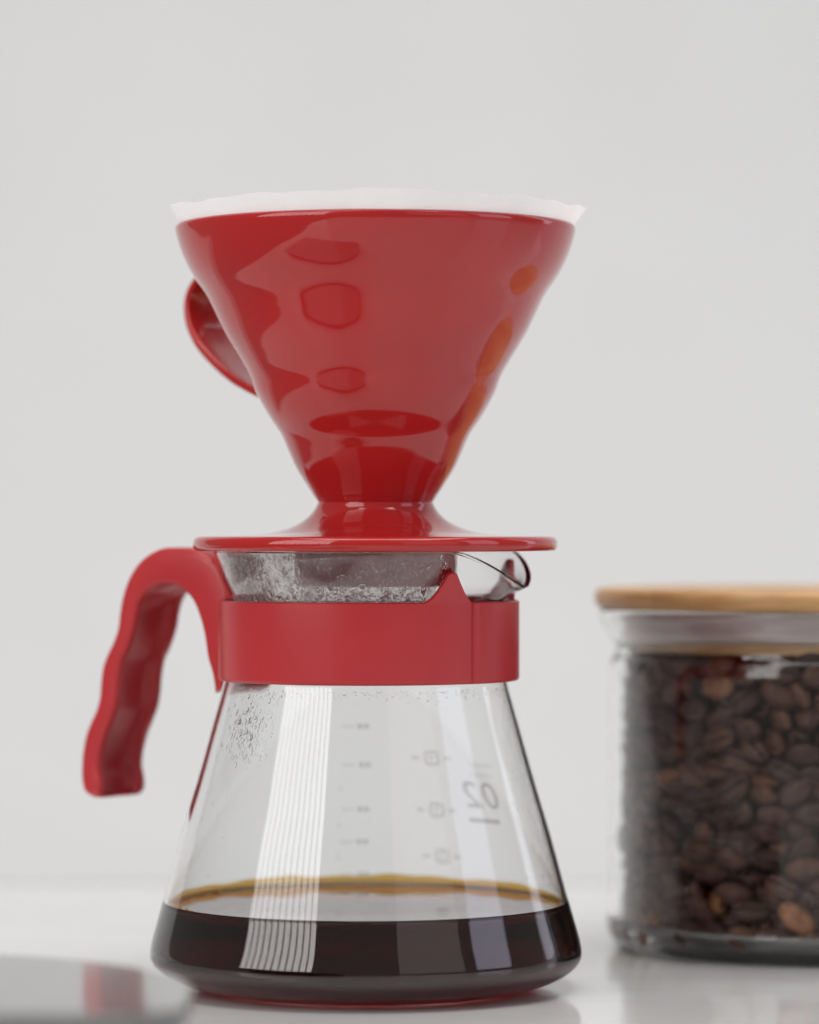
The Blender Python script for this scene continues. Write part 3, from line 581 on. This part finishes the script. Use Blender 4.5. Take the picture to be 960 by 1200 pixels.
# swept handles: near-side edges read in the photograph, laid in a vertical plane that leans back from the camera
def plane_pt(px, py, ax, ay, phi, t):
    k = (px-480)/FPX; c, s = math.cos(phi), math.sin(phi)
    r = (ax-t*s-k*ay+k*t*c)/(c+k*s); Y = ay+r*s-t*c
    return r, HC-(py-HY)*Y/FPX
def arclen(P, n):
    L = [0]
    for a, b in zip(P, P[1:]): L.append(L[-1]+math.dist(a, b))
    out = []
    for k in range(n):
        s = L[-1]*k/(n-1); i = 0
        while i < len(L)-2 and L[i+1] < s: i += 1
        f = (s-L[i])/max(L[i+1]-L[i], 1e-9); out.append(tuple(a+(b-a)*f for a, b in zip(P[i], P[i+1])))
    return out
def strap(name, pairs, ax, ay, phi, w, material, parent, channel=None, nst=90, flip=False, widths=None):
    """pairs: ((Ox,Oy),(Ix,Iy)) photograph pixels of the outer and inner edge of the near side"""
    O = [plane_pt(*p[0], ax, ay, phi, w/2) for p in pairs]; I = [plane_pt(*p[1], ax, ay, phi, w/2) for p in pairs]
    OI = catmull([(*a, *b) for a, b in zip(O, I)], 8)
    n = len(OI); c, s = math.cos(phi), math.sin(phi)
    bm = bmesh.new(); rings = []
    for i, q in enumerate(OI):
        o_, i_ = Vector((q[0], q[1])), Vector((q[2], q[3]))
        tt = i/(n-1); wid = w*(widths(tt) if widths else 1); hw = wid/2
        d = i_-o_; th = d.length; d.normalize()
        rb = min(0.0024, th*0.45); loop = []
        # cross-section in (depth from outer edge, tangential offset)
        def arc(cx, cy, a0, a1, r, n=4): return [(cx+r*math.cos(R_(a0+(a1-a0)*k/n)), cy+r*math.sin(R_(a0+(a1-a0)*k/n))) for k in range(n+1)]
        loop += arc(rb, -hw+rb, 180, 270, rb)
        loop += arc(th-rb*.7, -hw+rb*.7, 270, 360, rb*.7, 3)
        if channel:
            dep, wall_, wall2 = channel(tt, th)
            loop += [(th, -hw+wall_*0.75), (th-0.0004, -hw+wall_), (th-dep+0.0004, -hw+wall_+0.0009), (th-dep, -hw+wall_+0.002), (th-dep, 0), (th-dep, hw-wall2-0.002), (th-dep+0.0004, hw-wall2-0.0009), (th-0.0004, hw-wall2), (th, hw-wall2*0.75)]
        else: loop += [(th, -hw*.3), (th, hw*.3)]
        loop += arc(th-rb*.7, hw-rb*.7, 0, 90, rb*.7, 3)
        loop += arc(rb, hw-rb, 90, 180, rb)
        ring = []
        if i/(n-1) < 0.045:
            e = math.sqrt(max(0.0, 1-(1-(i/(n-1))/0.045)**2)); e = 0.45+0.55*e
            loop = [(th/2+(dd-th/2)*e, tg*(0.72+0.28*(e-0.45)/0.55)) for dd, tg in loop]
        for dd, tg in loop:
            r, z = o_.x+d.x*dd, o_.y+d.y*dd
            ring.append(bm.verts.new((-r*c+tg*s, r*s+tg*c, z)))
        rings.append(ring)
    for a, b in zip(rings, rings[1:]):
        for q in range(len(a)):
            q2 = (q+1) % len(a); bm.faces.new((a[q], a[q2], b[q2], b[q]))
    for rg in (rings[0], rings[-1]):
        f = bm.faces.new(rg); bmesh.ops.triangulate(bm, faces=[f])
    return finish(bm, name, material, parent, sharp=50)
PHI = R_(35)
hp = [((103, 935), (116, 936)), ((96, 927), (117.5, 928)), ((93, 915), (117.5, 915)), ((92.5, 900), (115, 900)), ((94, 880), (117, 882)), ((98, 860), (122, 863)), ((103.5, 846), (128, 848)), ((109.5, 833), (134, 831)), ((113.5, 818), (137, 812)), ((115, 800), (138.5, 794)), ((117.5, 782), (142, 775)), ((123.5, 766), (148, 762)), ((130, 752), (153, 748)), ((135, 736), (156.5, 735)), ((137, 720), (159, 720)), ((139.5, 704), (162, 708)), ((144.5, 686), (167, 698)), ((152.5, 669), (175, 690)), ((165, 654), (184, 686)), ((184, 643), (195, 684.5)), ((203, 641.5), (206, 687)), ((222, 643), (216, 694)), ((240, 650), (225, 705)), ((256, 664), (232, 722)), ((266, 690), (238, 745)), ((268, 730), (242, 772)), ((267, 768), (247, 790)), ((262, 806), (250.5, 812))]
handle = strap('handle', hp, AX, AY, PHI, 0.0222, m_redsat, car,
               channel=lambda t, th: (0.0005+min(0.0026, th*0.45)*max(0, min(1, (t-0.014)/0.02, (0.60-t)/0.06)), 0.0022, 0.0046),
               widths=lambda t: 1.0)

# ------------------------------------------------------------------ dripper
DX = (440-480)/FPX*AY
drip = empty('coffee_dripper', (DX, AY, Z(645.5)), 'glossy red cone coffee dripper with a wide base plate resting on the carafe rim', 'dripper')
DZ = Z(645.5)
def drp(rows): return [(r*PX, Z(y)-DZ) for r, y in rows]
cup_o = [(66.5, 589.5), (68.5, 587), (79.5, 570), (93, 548), (102, 528), (110.5, 509), (124.5, 488), (139, 462), (147.5, 440), (159, 420), (176.5, 391), (188.5, 366), (199, 345), (214.5, 322), (225.5, 300), (232.5, 279), (234.3, 270)]
cup_o = catmull(drp(cup_o), 5)
ti = 0.0030
rim_r, rim_z = cup_o[-1]
cup_i = [(max(r-ti, 0.006), z+0.0006) for r, z in cup_o if z > cup_o[0][1]+0.006]
cupP = [(0.006, cup_o[0][1])]+cup_o+[(rim_r-0.0001, rim_z+0.0008), (rim_r-0.0008, rim_z+0.0014), (rim_r-0.0020, rim_z+0.0014), (rim_r-ti, rim_z+0.0006)]+cup_i[::-1]+[(0.006, cup_i[0][1])]
finish(lathe(cupP, 160, closed=True), 'cup', m_red, drip, sharp=60)
pl_top = [(67.0, 588.2), (68.2, 590.5), (70, 594.5), (74, 600.5), (80.5, 607), (90, 613.5), (101, 618.5), (113, 622.3), (126, 625), (145, 626.6), (170, 627.6), (200, 628.2)]
pl = catmull(drp(pl_top), 4)
pr = 213.5*PX
edge_z = [(207, 628.6), (211, 630.2), (213.2, 633.5), (213.5, 637), (213.2, 641), (211.5, 644), (209.5, 645.3)]
pl += drp(edge_z)
zb = Z(645.5)-DZ
ring_o, ring_i = 0.0236, 0.0214
zr = Z(686)-DZ
under = [(ring_o+0.0006, zb), (ring_o, zb-0.0006), (ring_o-0.0002, zr+0.0008), (ring_o-0.0008, zr), (ring_i+0.0004, zr), (ring_i, zr+0.0006), (ring_i-0.0004, zb+0.0002), (0.0075, zb+0.0030), (0.0065, pl[0][1]-0.001)]
finish(lathe([(0.0065, pl[0][1])]+pl+under, 160, closed=True), 'base_plate', m_red, drip, sharp=60)
dp = [((252, 306), (256, 311)), ((238, 311), (243, 317)), ((226.5, 325), (230, 330)), ((218.5, 338), (224, 341)), ((214.5, 352), (220.6, 353)), ((214, 368), (220.8, 366)), ((217.5, 386), (225, 382)),
      ((225.5, 404), (233, 397.5)), ((236.5, 419), (243, 410.5)), ((251, 434), (257, 425)), ((267, 447.5), (272, 437.5)), ((284, 458), (288, 447.5)), ((301, 466.5), (305, 456)), ((318, 474), (322, 464))]
dh = strap('handle', dp, DX, AY, R_(42), 0.0165, m_red, drip); dh.location = (0, 0, -DZ)

# paper filter standing in the dripper (lifts out: a thing of its own)
filt = bmesh.new(); FS = 256; frr = random.Random(4)
ph = [frr.uniform(0, 6.28) for _ in range(8)]
zrim = Z(270)
def fil_r(z): return 0.0562+(z-zrim)*0.56
rows = []
for i in range(25):
    t = i/24; row = []
    for k in range(FS):
        th = 2*PI*k/FS
        top = Z(244.5)+0.0004*math.sin(3*th+ph[0])+0.00028*math.sin(9*th+ph[1])+0.00018*math.sin(23*th+ph[2])
        wav = 0.00045*math.sin(5*th+ph[3])+0.00025*math.sin(14*th+ph[4])+0.0001*math.sin(37*th+ph[5])
        dth = abs((th-R_(95)+PI) % (2*PI)-PI); seam = math.exp(-(dth/0.05)**2)
        top += 0.0007*seam
        zlo = zrim-0.060
        z = zlo+(top-zlo)*t; up = max(0, (z-zrim+0.004)/0.0105)
        r = fil_r(z)+(wav*1.1+0.0018*seam)*up
        row.append(filt.verts.new((r*math.sin(th), -r*math.cos(th), z)))
    rows.append(row)
for a, b in zip(rows, rows[1:]):
    for k in range(FS): filt.faces.new((a[k], a[(k+1) % FS], b[(k+1) % FS], b[k]))
fo = finish(filt, 'paper_filter', m_paper); fo.location = (DX, AY, 0)
fo['label'] = 'white paper filter lining the red dripper, its wavy edge above the rim'; fo['category'] = 'filter'

# ------------------------------------------------------------------ bean jar
JX, JY = (965-480)/FPX*1.194, 1.194
jar = empty('storage_jar', (JX, JY, 0), 'clear glass jar of coffee beans with flat bamboo lid, cut by the right edge', 'jar')
PJ = JY/FPX
def rj(rows): return [(r*PJ, Z(y, JY)) for r, y in rows]
jo = [(262.5, 717), (261.5, 724), (258, 733), (251, 745), (245, 753), (243, 759), (244.5, 766), (248.5, 773), (250.5, 782), (251, 800), (251, 900), (251.5, 1000), (252.5, 1060), (254, 1078), (253.5, 1088), (249.5, 1097), (243.5, 1103), (238, 1106.5)]
JT = 0.0026
jo = catmull(rj(jo), 5)
ji = [(r-JT, z) for r, z in jo if z > 0.0095]
jp = [(0, 0.0046), (0.030, 0.0046), (0.054, 0.0047), (0.0610, 0.0056), (0.0645, 0.0085)]+ji[::-1]+[(jo[0][0]-0.0021, jo[0][1]+0.0008), (jo[0][0]-0.0012, jo[0][1]+0.0012), (jo[0][0]-0.0003, jo[0][1]+0.0008)]+jo
jp += [(0.0640, 0.0004), (0.0620, 0.0004), (0.0590, 0.0014), (0.056, 0.0018), (0.03, 0.0020), (0, 0.0020)]
def knurl(r, z, th):     # fine moulded ticks round the foot
    if 0.0605 < r < 0.0655 and z < 0.0012: return r, z+0.00022*(0.5+0.5*math.cos(th*160))
    return r, z
finish(lathe(jp, 960 if True else 160, knurl), 'glass_body', m_jar, jar, sharp=None)
ltop, lbot = Z(688.5, JY), Z(712.5, JY); lr = 268*PJ
lid = finish(lathe([(0, ltop), (lr-0.003, ltop), (lr-0.0014, ltop-0.0003), (lr-0.0004, ltop-0.0012), (lr, ltop-0.0026), (lr-0.0004, lbot+0.0012), (lr-0.0014, lbot+0.0003), (lr-0.003, lbot), (0, lbot)], 128), 'lid', m_bamboo, jar, sharp=50)
pb = 0.0945
plug = finish(lathe([(0, lbot-0.0004), (0.0618, lbot-0.0004), (0.0618, 0.0986), (0.0624, 0.0982), (0.0624, pb+0.0006), (0.0618, pb), (0, pb)], 128), 'lid_plug', m_bamboo, lid, sharp=40)
gz0, gz1 = 0.0988, lbot-0.0006
gp = [(0.0620, gz0), (0.0634, gz0+0.0002), (0.0640, gz0+0.0008), (0.0640, gz0+0.0030), (0.0634, gz0+0.0036), (0.0634, gz0+0.0052), (0.0642, gz0+0.0058), (0.0642, gz1-0.0022), (0.0652, gz1-0.0016), (0.0652, gz1-0.0004), (0.0620, gz1)]
gask = finish(lathe(gp, 128, closed=True), 'gasket', m_sil, lid, sharp=50)

# roasted beans: settled positions (from a drop simulation) of a third of the filling, turned round the axis three times
def bean_mesh(name, nu, nv, m):
    bm = bmesh.new(); L, W, T = 0.0060, 0.0040, 0.0028
    vl = []
    for j in range(nv):
        f = j/nv; v = 2*PI*f
        v += 0.55*math.sin(2*(v+PI/2))*0.5+0.0       # crowd the ring towards the flat side
        vl.append(v)
    rows = []
    for i in range(1, nu):
        u = PI*i/nu; row = []
        for v in vl:
            x = L*math.cos(u); y = W*math.sin(u)*math.cos(v); s = math.sin(v)
            z = T*math.sin(u)*s*(1.25 if s > 0 else 0.62)
            if s < 0:
                yo = 0.00028*math.sin(x/L*2.6); q = math.exp(-((y-yo)/0.00055)**2)
                z += 0.0015*q*math.sin(u)**0.6; 
                z -= 0.00034*math.exp(-((abs(y-yo)-0.0011)/0.0006)**2)*math.sin(u)
            row.append(bm.verts.new((x, y, z)))
        rows.append(row)
    a = bm.verts.new((L, 0, 0)); b_ = bm.verts.new((-L, 0, 0)); n = len(vl)
    for p, q in zip(rows, rows[1:]):
        for k in range(n): bm.faces.new((p[k], q[k], q[(k+1) % n], p[(k+1) % n]))
    for k in range(n): bm.faces.new((a, rows[0][k], rows[0][(k+1) % n])); bm.faces.new((b_, rows[-1][(k+1) % n], rows[-1][k]))
    bmesh.ops.recalc_face_normals(bm, faces=bm.faces)
    for f in bm.faces: f.smooth = True
    me = bpy.data.meshes.new(name); bm.to_mesh(me); bm.free(); me.materials.append(m); return me
bean_hi = bean_mesh('coffee_bean', 18, 40, m_bean)
bean_lo = bean_mesh('coffee_bean_low', 7, 12, m_beans)
from mathutils import Quaternion
recs = []
vals = [int(x) for x in BEANS.split()]
for i in range(0, len(vals), 8):
    v = vals[i:i+8]
    q = Quaternion([c/1000.0 for c in v[3:7]]).normalized()
    recs.append((Vector((v[0]/1e5, v[1]/1e5, v[2]/1e5)), q, v[7]/100.0))
cand = []; rest = []
for third in range(3):
    rot = Quaternion((0, 0, 1), R_(-190+120*third))
    for p, q, s in recs:
        if p.z+0.0055 > 0.0935: continue
        P = rot @ p; A = math.degrees(math.atan2(P.y, P.x)); rr = math.hypot(P.x, P.y)
        item = (P+Vector((0, 0, 0.0055)), rot @ q, s)
        facing = -(P.y/rr); off = P.x > 0.004
        sc_ = rr/0.064*1.0+0.25*facing-(5 if off else 0)-(3 if facing < -0.05 else 0)
        cand.append((sc_, item))
cand.sort(key=lambda c: -c[0])
front = []
for k, (sc_, (P, q, s)) in enumerate(cand):
    if k < 300 and sc_ > 0:
        rad_ = Vector((P.x, P.y, 0)).normalized()
        # beans against the glass lie flat on it: turn them about their own length
        want = rad_ if random.random() < 0.45 else -rad_
        if math.hypot(P.x, P.y) > 0.054:
            ax_ = (q @ Vector((1, 0, 0)))
            zc = (q @ Vector((0, 0, 1)))
            w_ = want-ax_*want.dot(ax_)
            if w_.length > 0.35:
                w_.normalize(); ang = math.atan2(zc.cross(w_).dot(ax_), zc.dot(w_))
                if abs(ang) > PI/2: ang = ang-math.copysign(PI, ang); 
                q = Quaternion(ax_, ang*0.5) @ q
                if (q @ Vector((0, 0, 1))).dot(want) < 0: q = q @ Quaternion((1, 0, 0), PI)
        crease = (q @ Vector((0, 0, -1))).dot(rad_) > 0
        low = P.z-s*math.sqrt(sum(((q @ Vector(e_)).z)**2 for e_ in ((0.0060, 0, 0), (0, 0.0040, 0), (0, 0, 0.0028))))
        if low < 0.0055: P = P+Vector((0, 0, 0.0055-low))
        front.append([P, q, s, crease, random.random()*0.74, None])
    else: rest.append((P, q, s))
light = [((925, 1058), 1.0, 'orange-brown coffee bean lying low in the jar near the right edge of the photo'),
         ((765, 1075), 0.97, 'reddish tan coffee bean at the bottom left of the beans in the jar'),
         ((843, 808), 0.93, 'lighter tan coffee bean high in the jar a little below the bamboo lid'),
         ((790, 905), 0.95, 'tan coffee bean halfway up the left side of the jar'),
         ((860, 1062), 0.94, 'olive-brown coffee bean low in the jar, left of the orange-brown one')]
for (lx, ly), cval, lab in light:
    best = min((f for f in front if f[5] is None and f[0].y < 0), key=lambda f: math.hypot(480+FPX*(JX+f[0].x)/(JY+f[0].y)-lx, HY+FPX*(HC-f[0].z)/(JY+f[0].y)-ly)-2000*(math.hypot(f[0].x, f[0].y)-0.06))
    best[4] = cval; best[5] = lab
for P, q, s, crease, cval, lab in front:
    o = bpy.data.objects.new('coffee_bean', bean_hi); col.objects.link(o)
    o.location = Vector((JX, JY, 0))+P; o.rotation_mode = 'QUATERNION'; o.rotation_quaternion = q; o.scale = (s, s, s)
    o.color = (cval, cval, cval, 1)
    zone = 'just under the bamboo lid' if P.z > 0.078 else ('in the lowest layer above the jar floor' if P.z < 0.020 else 'in the middle of the jar')
    o['label'] = lab or (('dark roasted coffee bean showing its centre crease ' if crease else 'dark roasted coffee bean showing its rounded back ')+zone)
    o['category'] = 'coffee bean'; o['group'] = 'roasted coffee beans in the glass jar'
bm = bmesh.new(); src = bmesh.new(); src.from_mesh(bean_lo)
sv = [v.co.copy() for v in src.verts]; sf = [[v.index for v in f.verts] for f in src.faces]; src.free()
V = []; F = []
for P, q, s in rest:
    b0 = len(V); V += [tuple(P+(q @ (c*s))) for c in sv]; F += [[i+b0 for i in f] for f in sf]
me = bpy.data.meshes.new('coffee_beans_inside'); me.from_pydata(V, [], F); me.materials.append(m_beans)
me.polygons.foreach_set('use_smooth', [True]*len(me.polygons))
bm.free()
o = bpy.data.objects.new('coffee_bean_mass', me); col.objects.link(o); o.location = (JX, JY, 0)
o['kind'] = 'stuff'; o['label'] = 'deeper roasted coffee beans filling the jar behind the front ones'; o['category'] = 'coffee beans'

# ------------------------------------------------------------------ grey slab in the near foreground
SZ = 0.0265
def at_h(px, py, z): Y = (HC-z)*FPX/(py-HY); return ((px-480)/FPX*Y, Y)
sl = empty('grey_slab', (-0.15, 0.86, 0), 'blurred flat grey slab with a rounded corner in the lower left foreground', 'slab')
def slab_loop(inset=0.0):
    x1, y0, y1 = -0.050, 0.824, 0.945; rad = 0.085
    P = [(-0.24, y0), (x1-0.012, y0)]
    for k in range(7):
        a = R_(-90+90*k/6); P.append((x1-0.012+0.012*math.cos(a), y0+0.012+0.012*math.sin(a)))
    for k in range(13):
        a = R_(0+90*k/12); P.append((x1-rad+rad*math.cos(a), y1-rad+rad*math.sin(a)))
    P.append((-0.24, y1)); return P
def slab_mesh(z0, z1, name, m, inset):
    P = slab_loop(); cx = sum(p[0] for p in P)/len(P); cy2 = sum(p[1] for p in P)/len(P)
    bm = bmesh.new(); A = []
    Q = [(x-(inset if x > cx else -inset), y-(inset if y > cy2 else -inset)) for x, y in P]
    lo = [bm.verts.new((x+0.15, y-0.86, z0)) for x, y in Q]; hi = [bm.verts.new((x+0.15, y-0.86, z1)) for x, y in Q]
    for k in range(len(Q)): bm.faces.new((lo[k], lo[(k+1) % len(Q)], hi[(k+1) % len(Q)], hi[k]))
    bm.faces.new(hi); bm.faces.new(lo[::-1])
    top = [e for e in bm.edges if all(abs(v.co.z-z1) < 1e-6 for v in e.verts)]
    bmesh.ops.bevel(bm, geom=top, offset=0.0012, segments=3, affect='EDGES')
    return finish(bm, name, m, sl, sharp=40)
slab_mesh(SZ-0.005, SZ, 'top_plate', m_slab, 0)
slab_mesh(0.0, SZ-0.0052, 'body', m_slabb, 0.004)
